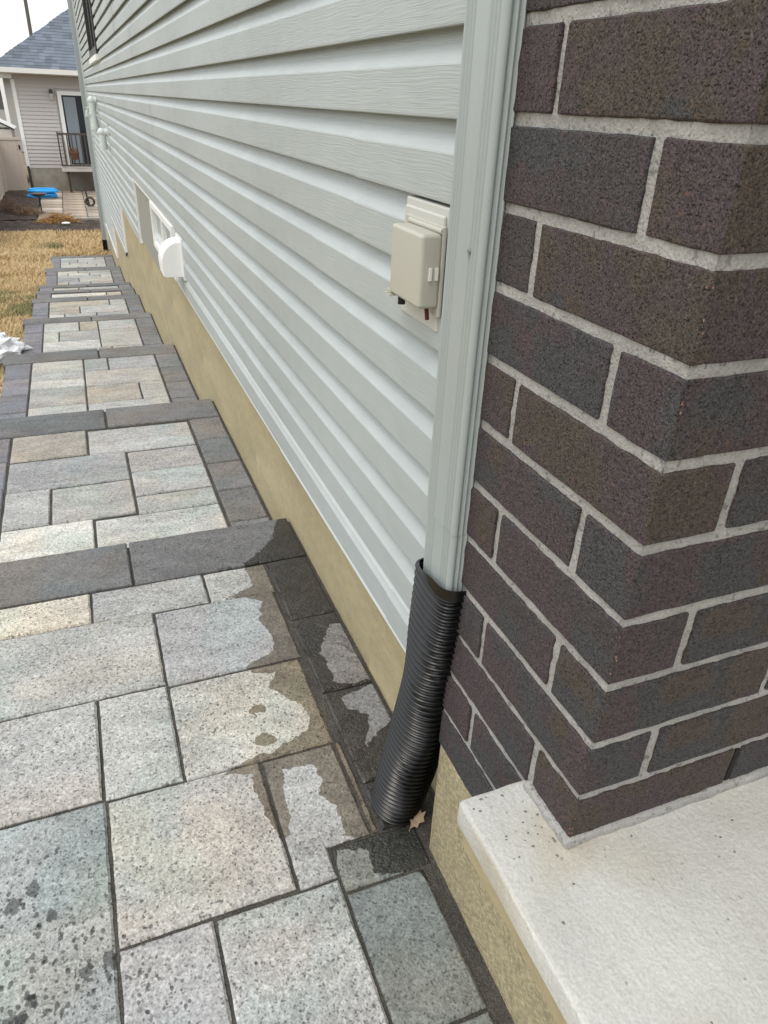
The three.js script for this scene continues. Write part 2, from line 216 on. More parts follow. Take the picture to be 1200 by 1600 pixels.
const dryIsles = [[[0.23, -1.061], [0.297, -1.046], [0.304, -0.998], [0.286, -0.962], [0.31, -0.928], [0.309, -0.866], [0.265, -0.852], [0.262, -0.75], [0.19, -0.75], [0.2, -0.861], [0.218, -0.978]], [[0.476, -1.494], [0.522, -1.499], [0.527, -1.293], [0.513, -1.256], [0.452, -1.26], [0.414, -1.283], [0.428, -1.361], [0.414, -1.392]], [[0.42, -1.217], [0.516, -1.247], [0.528, -1.148], [0.518, -1.123], [0.421, -1.053], [0.461, -1.143], [0.417, -1.187]]];
const inside = (poly, x, y) => { let c = false; for (let i = 0, j = poly.length - 1; i < poly.length; j = i++) { const [xi, yi] = poly[i], [xj, yj] = poly[j]; if ((yi > y) !== (yj > y) && x < (xj - xi) * (y - yi) / (yj - yi) + xi) c = !c; } return c; };
const wetAt = (x, z) => {
  const wx = x + 0.02 * (fbm(x * 45, z * 45, 3) - 0.5), wz = z + 0.02 * (fbm(x * 45 + 77, z * 45, 3) - 0.5);
  if (Math.hypot((wx - 0.223) / 0.019, (wz + 1.248) / 0.014) < 1 || Math.hypot((wx - 0.216) / 0.027, (wz + 1.151) / 0.021) < 1) return 1;
  for (const i of dryIsles) if (inside(i, wx, wz)) return 0;
  return inside(wetPoly, wx, wz) || inside(wetNear, wx, wz) ? 1 : 0;
};
// raindrops: dark spots, many on the near left stone, a scatter elsewhere
const drops = [];
for (let i = 0; i < 4600; i++) { const x = R(-0.42, 0.3), z = R(-1.85, -0.35); const d = clamp(1.25 - Math.hypot((x + 0.36) / 0.34, (z + 0.62) / 0.42)); if (rnd() > 0.1 + d) continue; const big = rnd() < 0.025 * d; drops.push([x, z, big ? R(0.007, 0.014) : R(0.0016, 0.0046) * (0.55 + d * 0.6)]); }
drops.push([-0.29, -0.475, 0.03], [-0.24, -0.465, 0.02]);
function paverMaps(lv0, lv1, x0, x1, z0, z1, ppm) {
  const w = Math.round((x1 - x0) * ppm), h = Math.round((z1 - z0) * ppm), C = new Uint8Array(w * h * 4), B = new Uint8Array(w * h * 4), G = new Uint8Array(w * h * 4);
  for (let i = 3; i < C.length; i += 4) C[i] = B[i] = G[i] = 255;
  let id = 0;
  for (const p of pavers) {
    id++; if (p.lv < lv0 || p.lv > lv1) continue; const dark = p.tone in DARK, base = dark ? DARK[p.tone] : LIGHT[p.tone], o = id * 7.31, rg = 0.4 + 0.6 * ((id * 0.618) % 1), dir = ((id * 0.37) % 1 - 0.5) * 0.6;
    const gray = 0.94 + 0.12 * ((id * 0.7548) % 1);
    const i0 = Math.max(0, Math.floor((p.x0 - x0) * ppm)), i1 = Math.min(w, Math.ceil((p.x1 - x0) * ppm)), j0 = Math.max(0, Math.floor((p.z0 - z0) * ppm)), j1 = Math.min(h, Math.ceil((p.z1 - z0) * ppm));
    for (let j = j0; j < j1; j++) for (let i = i0; i < i1; i++) {
      const x = x0 + (i + 0.5) / ppm, z = z0 + (j + 0.5) / ppm, X = x + z * dir, Z = z - x * dir;
      const cloud = fbm(X * 7 + o, Z * 9 + o, 4), tint = fbm(X * 5 + o * 2, Z * 6 + 50, 3), tint2 = fbm(X * 6 + 90 + o, Z * 5 + o, 3);
      const layer = fbm(X * 9 + o, Z * 34 + 4 * cloud + o, 4), grit = vn(x * 420, z * 420), grit2 = fbm(x * 190 + 5, z * 190, 2), pit = sstep(0.68, 0.8, fbm(x * 230 + o, z * 270, 2)) * (0.4 + rg * 0.6);
      let k = gray * (1 + (cloud - 0.5) * (dark ? 0.18 : 0.16) + (layer - 0.5) * 0.22 + (grit - 0.5) * 0.26 + (grit2 - 0.5) * 0.28 - pit * 0.34);
      const q = (j * w + i) * 4, t1 = sstep(0.45, 0.7, tint), t2 = sstep(0.5, 0.72, tint2); let c0 = base[0], c1 = base[1], c2 = base[2];
      if (!dark) { c0 += 3 * t1 - 6 * t2; c1 += 0 * t1 - 1 * t2; c2 += -4 * t1 - 1 * t2; } else { c0 += 4 * t1 - 4 * t2; c2 -= 5 * t1; }
      const white = sstep(0.8, 0.9, vn(x * 300 + 60, z * 300)) * (dark ? 0.06 : 0.12); k += white;
      let rough = dark ? 0.8 : 0.9, bump = 150 + (p.kind === 'border_paver' && p.tone === 'border' ? 330 : 150) * (layer - 0.5) * (0.5 + rg) + 40 * (grit - 0.5) + 50 * (grit2 - 0.5) - 60 * pit;
      if (p.lv === 0 && x > 0.08 && z < -0.33) { const wt = wetAt(x, z); if (wt) { const n = 0.85 + 0.3 * fbm(x * 30, z * 30, 3); if (dark) { k *= 0.43 * n; c0 *= 1.04; c2 *= 0.95; } else { k *= 0.64 * n; c0 *= 1.02; c1 *= 0.965; c2 *= 0.87; } rough = dark ? 0.2 + 0.3 * grit2 : 0.36 + 0.3 * grit2; bump = mix(bump, 150, 0.15); } }
      C[q] = clamp(c0 * k, 0, 255); C[q + 1] = clamp(c1 * k, 0, 255); C[q + 2] = clamp(c2 * k, 0, 255); B[q] = B[q + 1] = B[q + 2] = clamp(bump, 0, 255); G[q] = G[q + 1] = G[q + 2] = rough * 255;
    }
  }
  if (lv0 === 0) for (const [dx, dz, r] of drops) { // spots of rain
    const i0 = Math.floor((dx - r * 1.6 - x0) * ppm), i1 = Math.ceil((dx + r * 1.6 - x0) * ppm), j0 = Math.floor((dz - r * 1.6 - z0) * ppm), j1 = Math.ceil((dz + r * 1.6 - z0) * ppm);
    for (let j = Math.max(0, j0); j < Math.min(h, j1); j++) for (let i = Math.max(0, i0); i < Math.min(w, i1); i++) { const x = x0 + (i + 0.5) / ppm, z = z0 + (j + 0.5) / ppm; const a = (vn(x * 200, z * 200) - 0.5) * 0.9; if (Math.hypot(x - dx, (z - dz) * 0.8) > r * (1 + a)) continue; const q = (j * w + i) * 4; const m = 0.6; C[q] *= m; C[q + 1] *= m; C[q + 2] *= m; G[q] = G[q + 1] = G[q + 2] = 160; }
  }
  return { mat: std({ map: dataTex(C, w, h, true, false), bumpMap: dataTex(B, w, h, false, false), bumpScale: 0.005, roughnessMap: dataTex(G, w, h, false, false), roughness: 1 }), x0, z0, sx: 1 / (x1 - x0), sz: 1 / (z1 - z0) };
}
const mapA = paverMaps(0, 0, -0.44, 0.53, -2.12, -0.17, 1000), mapA2 = paverMaps(0, 0, -0.63, 0.53, -2.12, 1.62, 420), mapB = paverMaps(1, 2, -0.63, 0.53, -5.43, -2.08, 460), mapC = paverMaps(3, 8, -0.63, 0.53, -15.8, -5.4, 170);
function paverGeo(p, top, M) {
  const J = p.lv < 1 ? 0.0034 : p.lv < 4 ? 0.005 : 0.006, src = p.poly || [[p.x0, p.z0], [p.x1, p.z0], [p.x1, p.z1], [p.x0, p.z1]], n0 = src.length, ring = []; const st = p.lv < 1 ? 0.022 : p.lv < 3 ? 0.05 : 0.2;
  const off = (pts, d) => pts.map((q, i) => { const a = pts[(i + pts.length - 1) % pts.length], b = pts[(i + 1) % pts.length]; const e1 = [q[0] - a[0], q[1] - a[1]], e2 = [b[0] - q[0], b[1] - q[1]], l1 = Math.hypot(...e1) || 1, l2 = Math.hypot(...e2) || 1; const n1 = [-e1[1] / l1, e1[0] / l1], n2 = [-e2[1] / l2, e2[0] / l2]; const k = 1 + n1[0] * n2[0] + n1[1] * n2[1]; return [q[0] + (n1[0] + n2[0]) / k * d, q[1] + (n1[1] + n2[1]) / k * d]; });
  const s2 = off(src, J);
  for (let i = 0; i < n0; i++) { const a = s2[i], b = s2[(i + 1) % n0], L = Math.hypot(b[0] - a[0], b[1] - a[1]), k = Math.max(1, Math.round(L / st)); for (let j = 0; j < k; j++) ring.push([mix(a[0], b[0], j / k), mix(a[1], b[1], j / k)]); }
  const ch = p.kind === 'edging_strip' ? 0.003 : 0.0045, jit = p.lv < 3 ? 0.0009 : 0.0005; const out = ring.map(([x, z]) => [x + R(-jit, jit), z + R(-jit, jit)]), inn = off(ring, ch).map(([x, z]) => [x + R(-jit, jit), z + R(-jit, jit)]);
  const tilt = [R(-0.004, 0.004), R(-0.004, 0.004)], cx = (p.x0 + p.x1) / 2, cz = (p.z0 + p.z1) / 2, y0 = top - R(0, 0.0022); const yT = (x, z) => y0 + tilt[0] * (x - cx) + tilt[1] * (z - cz);
  const pos = [], n = ring.length, quad = (a, b, c, d) => pos.push(...a, ...b, ...c, ...a, ...c, ...d);
  const tri = THREE.ShapeUtils.triangulateShape(inn.map(([x, z]) => new THREE.Vector2(x, z)), []);
  for (const t of tri) for (const i of [t[0], t[2], t[1]]) pos.push(inn[i][0], yT(...inn[i]), inn[i][1]);
  for (let i = 0; i < n; i++) { const j = (i + 1) % n, A = inn[i], B = inn[j], a = out[i], b = out[j]; quad([A[0], yT(...A), A[1]], [B[0], yT(...B), B[1]], [b[0], yT(...b) - 0.0045, b[1]], [a[0], yT(...a) - 0.0045, a[1]]); quad([a[0], yT(...a) - 0.0045, a[1]], [b[0], yT(...b) - 0.0045, b[1]], [b[0], top - 0.062, b[1]], [a[0], top - 0.062, a[1]]); }
  const g = new THREE.BufferGeometry(); g.setAttribute('position', new THREE.Float32BufferAttribute(pos, 3)); const uv = []; for (let i = 0; i < pos.length; i += 3) uv.push((pos[i] - M.x0) * M.sx, (pos[i + 2] - M.z0) * M.sz); g.setAttribute('uv', new THREE.Float32BufferAttribute(uv, 2)); g.computeVertexNormals(); return g;
}
{
  const base = []; STEPS.forEach(([y, z1, z0]) => base.push(box(XL + 0.012, 0.519, -2.2, y - 0.059, z0 + 0.012, z1 + 0.011)));
  // sanded joints lie just under the stone tops
  STEPS.forEach(([y, z1, z0], l) => { const g = sheet(XL + 0.02, l ? 0.519 : 0.519, z0 + 0.02, z1, l < 1 ? 0.012 : l < 3 ? 0.04 : 0.3, (x, z) => y - 0.0085 + 0.005 * (fbm(x * 60, z * 60, 2) - 0.5)); base.push(g); });
  const path = struct(mesh('path', base, sand));
  for (const p of pavers) { const M = p.lv === 0 ? (p.z1 < -0.17 && p.x0 > -0.45 && p.kind !== 'step_nosing' || (p.kind === 'step_nosing' && p.x0 > -0.1) ? mapA : mapA2) : p.lv < 3 ? mapB : mapC; mesh(p.kind, paverGeo(p, STEPS[p.lv][0] + (p.kind === 'step_nosing' ? 0.002 : 0), M), M.mat, path); }
}

// ================================================================ HOUSE WITH SIDING AND BRICK
const house = thing('siding_house', 'grey siding house wall with dark brick corner beside the stepped stone path', 'house');
const ZE = -16.62, XW = 0.515, PT = 0.1063;
mesh('house_body', [box(0.535, 9, -2.2, 5.3, ZE + 0.01, -0.56)], std({ color: 0x8f9492 }), house);
mesh('foundation_wall', box(0.52, 0.534, -2.2, 0.66, ZE + 0.02, -0.779), parge, house);
mesh('foundation_base', roughBox(0.4535, 0.6, -0.5, 0.282, -0.787, 1.6, { cell: 0.05, r: 0.006, amp: 0.0015, freq: 30 }), stucco, house);
// siding
const sidingWall = mesh('siding_wall', box(0.526, 0.5345, 0.66, 5.28, ZE + 0.02, -0.60), vinylTrim, house);
const spans = (y) => { // stretches of z where siding stands at this height
  if (y > 1.55 && y < 2.95) return [[-10.3, -0.79], [ZE, -12.25]];
  if (y > 0.585) return [[ZE, -0.79]];
  if (y > 0.29) return [[-4.47, -0.79], [ZE, -7.22]];
  if (y > 0.06) return [[ZE, -7.22]]; if (y > -0.52) return [[ZE, -10.06]]; return y > -1.12 ? [[ZE, -13.0]] : [];
};
const prof = (o, dy) => [[0.004, 0.007], [0.0205, 0.0], [0.0226, 0.0012], [0.0230, 0.005], [0.0238, 0.063], [0.0230, 0.0654], [0.0175, 0.0715], [0.0105, 0.0805], [0.0050, 0.0910], [0.0010, 0.1063], [0.0002, 0.118]].map(([a, y]) => [XW - a - o, y + dy]);
for (let k = 22; k >= -36; k--) {
  const y = 1.3465 - PT * k, pair = Math.floor(k / 2), lap0 = pair === 1 ? -1.363 : -0.79 - 3.6 * ((pair * 0.618 + 7) % 1);
  for (const [a, b] of spans(y + 0.05)) {
    let hi = b, i = 0; let cut = lap0; while (cut > hi - 0.15) cut -= 3.66;
    while (hi > a + 1e-4) { const lo = Math.max(a, cut); if (lo - a < 0.1 && lo > a) { cut = a; continue; } const o = i % 2 ? 0 : 0.0013; mesh('siding_panel', sweepZ(prof(o, y - (i % 2 ? 0 : 0.0008)), lo === a ? lo : lo - 0.025, hi), vinyl, sidingWall); hi = lo; cut = lo - 3.66; i++; }
  }
}
{ // bottom trims, drip edges, channels round the openings
  const tr = (pts, a, b) => sweepZ(pts.map(([o, y]) => [XW - o, y]), a, b);
  const low = (y, dy = 0) => [[0.003, 0.398], [0.005, 0.386], [0.0085, 0.374], [0.014, 0.3605], [0.0165, 0.3545], [0.0165, 0.3525], [0.0125, 0.3515], [0.0125, 0.3485], [0.0175, 0.3475], [0.0178, 0.3165], [0.0135, 0.3155], [0.0135, 0.3125], [0.0178, 0.312], [0.0235, 0.274], [0.022, 0.271], [0.004, 0.273]].map(([o, q]) => [o, q + y]);
  mesh('starter_trim', tr(low(0), -2.065, -0.79), vinylTrim, house); mesh('starter_trim', tr(low(0.0012).map(([o, q]) => [o - 0.001, q]), -4.47, -2.05), vinylTrim, house); mesh('starter_trim', tr(low(0.0012).map(([o, q]) => [o - 0.001, q]), -5.66, -4.47), vinylTrim, house);
  const small = (y) => [[0.004, y + 0.03], [0.02, y + 0.03], [0.023, y - 0.012], [0.004, y - 0.014]];
  for (const [y, a, b] of [[0.60, -7.24, -5.68], [0.075, -10.06, -7.22], [-0.51, -13.0, -10.06], [-1.11, ZE, -13.0]]) mesh('starter_trim', tr(small(y), a, b), whitePlastic, house);
  for (const [z, y0, y1] of [[-7.22, 0.06, 0.6], [-10.06, -0.52, 0.08], [-13.0, -1.12, -0.5]]) mesh('edge_channel', box(XW - 0.024, XW + 0.004, y0, y1, z - 0.002, z + 0.008), whitePlastic, house);
  mesh('edge_channel', box(0.474, 0.525, 0.27, 5.2, -0.806, -0.789), vinylTrim, house);
}
mesh('added_grey_panel', roughBox(0.508, 0.522, 0.10, 0.60, -7.2, -5.69, { cell: 0.3, r: 0.004, amp: 0.001 }), std({ color: 0x8b8a82, roughness: 0.8 }), house);  // grey panel added over the tan wall to give the opening its shaded tone
mesh('corner_post', box(0.462, 0.60, -1.6, 5.2, ZE - 0.03, ZE + 0.07), vinylTrim, house);
{ // basement window: white slider in a frame
  const w = mesh('basement_window', [box(0.478, 0.526, 0.30, 0.335, -5.66, -4.47), box(0.478, 0.526, 0.565, 0.60, -5.66, -4.47), box(0.478, 0.526, 0.335, 0.565, -5.66, -5.61), box(0.478, 0.526, 0.335, 0.565, -4.52, -4.47)], whitePlastic, house);
  mesh('window_mullion', box(0.486, 0.526, 0.335, 0.565, -5.09, -5.04), whitePlastic, w); mesh('sash', [box(0.494, 0.526, 0.335, 0.357, -5.04, -4.52), box(0.494, 0.526, 0.543, 0.565, -5.04, -4.52), box(0.494, 0.526, 0.357, 0.543, -4.62, -4.59)], whitePlastic, w);
  for (const [a, b] of [[-5.61, -5.09], [-5.04, -4.52]]) mesh('pane', box(0.512, 0.518, 0.335, 0.565, a, b), std({ color: 0x6d7a78, roughness: 0.08 }), w);
}
{ // upper window, dark frame
  const fm = std({ color: 0x2b2a29, roughness: 0.5 }); const w = mesh('upper_window', [box(0.475, 0.526, 1.62, 1.70, -12.25, -10.3), box(0.475, 0.526, 2.85, 2.93, -12.25, -10.3), box(0.475, 0.526, 1.70, 2.85, -12.25, -12.15), box(0.475, 0.526, 1.70, 2.85, -10.40, -10.3)], fm, house);
  mesh('pane', box(0.508, 0.514, 1.70, 2.85, -12.15, -10.40), std({ color: 0x14171a, roughness: 0.12 }), w); mesh('window_mullion', box(0.486, 0.507, 1.70, 2.85, -11.3, -11.24), fm, w);
  mesh('window_sill', box(0.462, 0.526, 1.56, 1.617, -12.27, -10.28), whitePlastic, w);
}
// brick: bed of mortar with every brick on it
const H = 0.08827, YB = EYE - 0.0917 - 10 * H, XB = 0.4515, ZC = -0.4393, JT = 0.0125, HB = H - JT, BW = 0.0885, BL = 0.248;
const ZF = ZC - (BW + JT + BL);
const NC = 35, XEND = 1.9;
const mortarG = [];
{
  const depth = 0.0036, cell = 0.0075, pos = [], idx = [], uv = []; // two uneven faces meeting at the corner
  const zl = Math.ceil((ZC - ZF) / cell), xl = 150, ny = Math.ceil(NC * H / 0.0085), cols = []; for (let i = 0; i <= zl; i++) cols.push([0, ZF + (ZC - ZF) * i / zl]); for (let i = 1; i <= xl; i++) cols.push([1, XB + (XEND - XB) * Math.pow(i / xl, 1.2)]);
  for (let j = 0; j <= ny; j++) for (const [f, t] of cols) { const y = YB + NC * H * j / ny; const s = f ? t + 3 : t, q = depth + 0.0042 * (fbm(s * 75, y * 75, 3) - 0.5) + 0.0015 * (fbm(s * 9, y * 9, 2) - 0.5); if (f) pos.push(t, y, ZC - q); else pos.push(XB + q, y, t >= ZC - 1e-6 ? ZC - q : t + (t <= ZF + 1e-6 ? q : 0)); uv.push(f ? t : -t, y); }
  const w = cols.length; for (let j = 0; j < ny; j++) for (let i = 0; i < w - 1; i++) { const k = j * w + i; idx.push(k, k + 1, k + w, k + 1, k + w + 1, k + w); }
  const g = new THREE.BufferGeometry(); g.setAttribute('position', new THREE.Float32BufferAttribute(pos, 3)); g.setAttribute('uv', new THREE.Float32BufferAttribute(uv, 2)); g.setIndex(idx); g.computeVertexNormals(); mortarG.push(g, box(XB + 0.012, 0.6, YB, YB + NC * H, ZF + 0.004, ZC - 0.012));
}
const brickWall = mesh('brick_wall', mortarG, mortarMat, house);
const brickGeo = {}; // shared shapes, long way along z or x, full or cut
function bgeo(ax, L) { const key = ax + L.toFixed(3), v = Math.floor(rnd() * 4); const id = key + v; if (!brickGeo[id]) { const [a, b] = ax === 'z' ? [BW, L] : [L, BW]; brickGeo[id] = roughBox(-a / 2, a / 2, -HB / 2, HB / 2, -b / 2, b / 2, { cell: 0.015, r: 0.0019, amp: 0.0012, freq: 70, chip: 0.0022, off: v * 19 + L * 31 }); const uv = brickGeo[id].attributes.uv; for (let i = 0; i < uv.count; i++) uv.setXY(i, uv.getX(i) / 0.256 + v * 0.27, uv.getY(i) / 0.096 + 0.5); } return brickGeo[id]; }
let bi = 0;
function brick(ax, L, x, y, z) { const m = mesh('brick', bgeo(ax, L), brickMats[(bi * 5 + Math.floor(rnd() * 4)) % 9], brickWall); bi++; m.position.set(x + R(-0.0008, 0.0008), y + R(-0.0008, 0.0008), z + R(-0.0008, 0.0008)); }
for (let r = 0; r < NC; r++) {
  const y = YB + r * H + HB / 2, odd = r % 2 === 0; // r=0 lies under k=10
  // rows whose left face shows the stretcher at the corner alternate with rows showing the header there
  if (odd) { brick('x', BL, XB + BL / 2, y, ZC - BW / 2); brick('z', BL, XB + BW / 2, y, ZF + BL / 2); for (let x = XB + BL + JT; x < XEND - 0.05; x += BL + JT) brick('x', Math.min(BL, XEND - x), x + Math.min(BL, XEND - x) / 2, y, ZC - BW / 2); }
  else { brick('z', BL, XB + BW / 2, y, ZC - BL / 2); brick('x', 0.14, XB + 0.07, y, ZF + BW / 2); for (let x = XB + BW + JT; x < XEND - 0.05; x += BL + JT) brick('x', Math.min(BL, XEND - x), x + Math.min(BL, XEND - x) / 2, y, ZC - BW / 2); }
}

{ // open weep joint in the lowest course over the slab, and flakes of clay along the corner
  mesh('weep_hole', box(XB + BL + 0.003, XB + BL + JT - 0.003, YB + 2 * H + 0.004, YB + 2 * H + HB - 0.002, ZC - 0.006, ZC - 0.0012), std({ color: 0x0a0a0a }), brickWall);
  const gs = []; for (let i = 0; i < 26; i++) { const k = [2, 4, 5, 8, 9][Math.floor(rnd() * 5)], y = YB + k * H + R(0.004, HB - 0.002), g = new THREE.TetrahedronGeometry(R(0.0006, 0.0015), 0); g.scale(1, R(1, 2.8), 1); g.rotateY(R(0, 6)); const e = rnd() < 0.5; g.translate(XB + (e ? R(0, 0.004) : -0.0003), y, ZC + (e ? 0.0003 : -R(0, 0.004))); gs.push(g); } const m = mesh('clay_flake', gs, std({ color: 0x876252 }), brickWall); m.userData.kind = 'stuff';
}
// ================================================================ PORCH
const porch = thing('concrete_porch', 'pale concrete porch slab at the foot of the dark brick corner', 'porch', [0, 0, 0]);
const SY = EYE - 0.7976, SX = 0.352, SZ = -0.547;
mesh('slab', roughBox(SX, 1.9, SY - 0.046, SY, SZ, 1.6, { cell: 0.022, r: 0.007, amp: 0.0009, freq: 26, chip: 0.002 }), concrete, porch);
mesh('slab_underside', roughBox(SX + 0.011, 1.9, SY - 0.092, SY - 0.0445, SZ + 0.006, 1.6, { cell: 0.03, r: 0.005, amp: 0.0022, freq: 22 }), parge, porch).userData.label = 'tan coated lower edge of the slab';
mesh('mortar_bed', [roughBox(XB - 0.006, 1.9, SY - 0.004, SY + 0.013, ZC - 0.03, ZC + 0.006, { cell: 0.016, r: 0.005, amp: 0.003, freq: 60 }), roughBox(XB - 0.007, XB + 0.03, SY - 0.004, SY + 0.012, SZ + 0.012, ZC + 0.006, { cell: 0.016, r: 0.005, amp: 0.003, freq: 60 })], mortarMat, porch);
mesh('porch_ceiling', box(0.43, 3.4, 2.36, 2.50, ZC + 0.02, 2.4), std({ color: 0xc9c8c2 }), porch); mesh('porch_post', roughBox(0.47, 0.63, SY + 0.002, 2.358, 1.38, 1.54, { cell: 0.4, r: 0.006, amp: 0 }), std({ color: 0xd2d1cc }), porch);
{ // crumbs of dried mortar near the brick
  const gs = []; for (let i = 0; i < 34; i++) { const near = i < 27; const x = near ? R(SX + 0.01, XB - 0.01) : R(SX + 0.02, 0.8), z = near ? R(SZ + 0.01, SZ + 0.12) : R(SZ + 0.1, -0.2); if (x > XB - 0.008 && z < ZC + 0.01) continue; const g = new THREE.IcosahedronGeometry(R(0.0007, 0.0019), 0); g.scale(1.4, 0.6, 1); g.rotateY(R(0, 6)); g.translate(x, SY + 0.0003, z); gs.push(g); }
  const m = mesh('mortar_crumb', gs, std({ color: 0x6a6862 }), porch); m.userData.kind = 'stuff';
}

// ================================================================ DOWNSPOUT AND HOSE
function spoutGeo(x0, x1, z0, z1, y0, y1, seg = 0.0016) {
  const r = 0.007, ring = []; const walk = (ax, ay, bx, by, nx, ny) => { const L = Math.hypot(bx - ax, by - ay), k = Math.max(2, Math.round(L / seg)); for (let i = 0; i < k; i++) { const t = i / k, d = Math.min(t, 1 - t) * L; let o = 0; if (d > 0.001 && d < 0.025) o = 0.0042 * (0.5 - 0.5 * Math.cos(2 * Math.PI * (d - 0.001) / 0.008)); ring.push([ax + (bx - ax) * t + nx * o, ay + (by - ay) * t + ny * o]); } };
  const arc = (cx, cz, a) => { for (let i = 0; i < 6; i++) { const t = a + i / 6 * Math.PI / 2; ring.push([cx + r * Math.cos(t), cz + r * Math.sin(t)]); } };
  walk(x0, z1 - r, x0, z0 + r, 1, 0); arc(x0 + r, z0 + r, Math.PI); walk(x0 + r, z0, x1 - r, z0, 0, 1); arc(x1 - r, z0 + r, 1.5 * Math.PI); walk(x1, z0 + r, x1, z1 - r, -1, 0); arc(x1 - r, z1 - r, 0); walk(x1 - r, z1, x0 + r, z1, 0, -1); arc(x0 + r, z1 - r, Math.PI / 2);
  const n = ring.length, rows = 6, pos = [], uv = [], idx = []; let s = 0; for (let j = 0; j <= rows; j++) { s = 0; for (let i = 0; i <= n; i++) { const q = ring[i % n]; pos.push(q[0], mix(y0, y1, j / rows), q[1]); uv.push(i * seg, mix(y0, y1, j / rows)); } }
  for (let j = 0; j < rows; j++) for (let i = 0; i < n; i++) { const k = j * (n + 1) + i; idx.push(k, k + 1, k + n + 1, k + 1, k + n + 2, k + n + 1); }
  const g = new THREE.BufferGeometry(); g.setAttribute('position', new THREE.Float32BufferAttribute(pos, 3)); g.setAttribute('uv', new THREE.Float32BufferAttribute(uv, 2)); g.setIndex(idx); g.computeVertexNormals(); return g;
}
const DX0 = 0.428, DX1 = 0.496, DZ0 = -0.862, DZ1 = -0.768;
{
  const d = thing('downspout', 'pale grey fluted downspout in the corner between siding and brick', 'downspout');
  mesh('pipe', spoutGeo(DX0, DX1, DZ0, DZ1, 0.72, 5.1), pipePaint, d);
  mesh('lower_pipe', spoutGeo(DX0 + 0.0012, DX1 - 0.0012, DZ0 + 0.0012, DZ1 - 0.0012, 0.555, 0.75), pipePaint, d);
  mesh('screw', cyl(0.0035, 0.003, [DX0 + 0.001, 1.105, -0.795], [DX0 - 0.002, 1.105, -0.795], 10), std({ color: 0x8d9190, roughness: 0.35, metalness: 0.6 }), d);
  mesh('strap', box(DX1 - 0.002, 0.53, 1.98, 2.01, DZ0 - 0.02, DZ1 + 0.004), pipePaint, d);
}
{ // corrugated sleeve over the foot of the downspout
  const h = thing('drain_hose', 'black corrugated plastic drain hose slipped over the bottom of the downspout', 'hose');
  const cv = new THREE.CatmullRomCurve3([[0.4625, 0.615, -0.816], [0.461, 0.55, -0.819], [0.455, 0.43, -0.830], [0.446, 0.28, -0.846], [0.434, 0.14, -0.866], [0.428, 0.006, -0.892]].map((a) => new THREE.Vector3(...a)));
  const len = cv.getLength(), pitch = 0.0134, per = 10, rows = Math.round(len / pitch * per), cols = 72, pos = [], uv = [], idx = []; const T = new THREE.Vector3(), N = new THREE.Vector3(), Bn = new THREE.Vector3(), c = new THREE.Vector3();
  const ringProf = (t) => { const f = t - Math.floor(t); return f < 0.56 ? Math.pow(Math.sin(f / 0.56 * Math.PI), 0.8) : 0; };
  for (let j = 0; j <= rows; j++) {
    const t = j / rows; cv.getPointAt(t, c); cv.getTangentAt(t, T); N.set(1, 0, 0).addScaledVector(T, -T.x).normalize(); Bn.crossVectors(T, N);
    const sq = 1 - sstep(0, 0.35, t), ex = mix(2, 4, sq), rx0 = mix(0.0515, 0.0465, sq), rz0 = mix(0.0515, 0.0605, sq);
    for (let i = 0; i <= cols; i++) { const a = i / cols * Math.PI * 2, wob = 0.0012 * Math.sin(a * 2 + t * 9) + 0.0009 * Math.sin(a * 3 - t * 17); const sr = Math.pow(Math.pow(Math.abs(Math.cos(a)), ex) + Math.pow(Math.abs(Math.sin(a)), ex), -1 / ex), rx = rx0 * sr, rz = rz0 * sr; const ph = t * len / pitch + 0.12 * Math.sin(a + t * 6) + 0.06 * Math.sin(2 * a + 20 * t); const amp = 0.0066 * ringProf(ph); const k = 1; const up = j === 0 ? 0.016 * Math.max(0, Math.cos(a - 2.1)) : 0;
      pos.push(c.x + N.x * (rx - 0.0045 + amp + wob) * Math.cos(a) + Bn.x * (rz - 0.0045 + amp + wob) * Math.sin(a), c.y + up + N.y * rx * Math.cos(a) + Bn.y * rz * Math.sin(a), c.z + N.z * rx * Math.cos(a) + Bn.z * (rz - 0.0045 + amp + wob) * Math.sin(a)); uv.push(i / cols, t); }
  }
  for (let j = 0; j < rows; j++) for (let i = 0; i < cols; i++) { const k = j * (cols + 1) + i; idx.push(k, k + 1, k + cols + 1, k + 1, k + cols + 2, k + cols + 1); }
  const g = new THREE.BufferGeometry(); g.setAttribute('position', new THREE.Float32BufferAttribute(pos, 3)); g.setAttribute('uv', new THREE.Float32BufferAttribute(uv, 2)); g.setIndex(idx); g.computeVertexNormals(); mesh('corrugated_sleeve', g, blackPlastic, h);
}
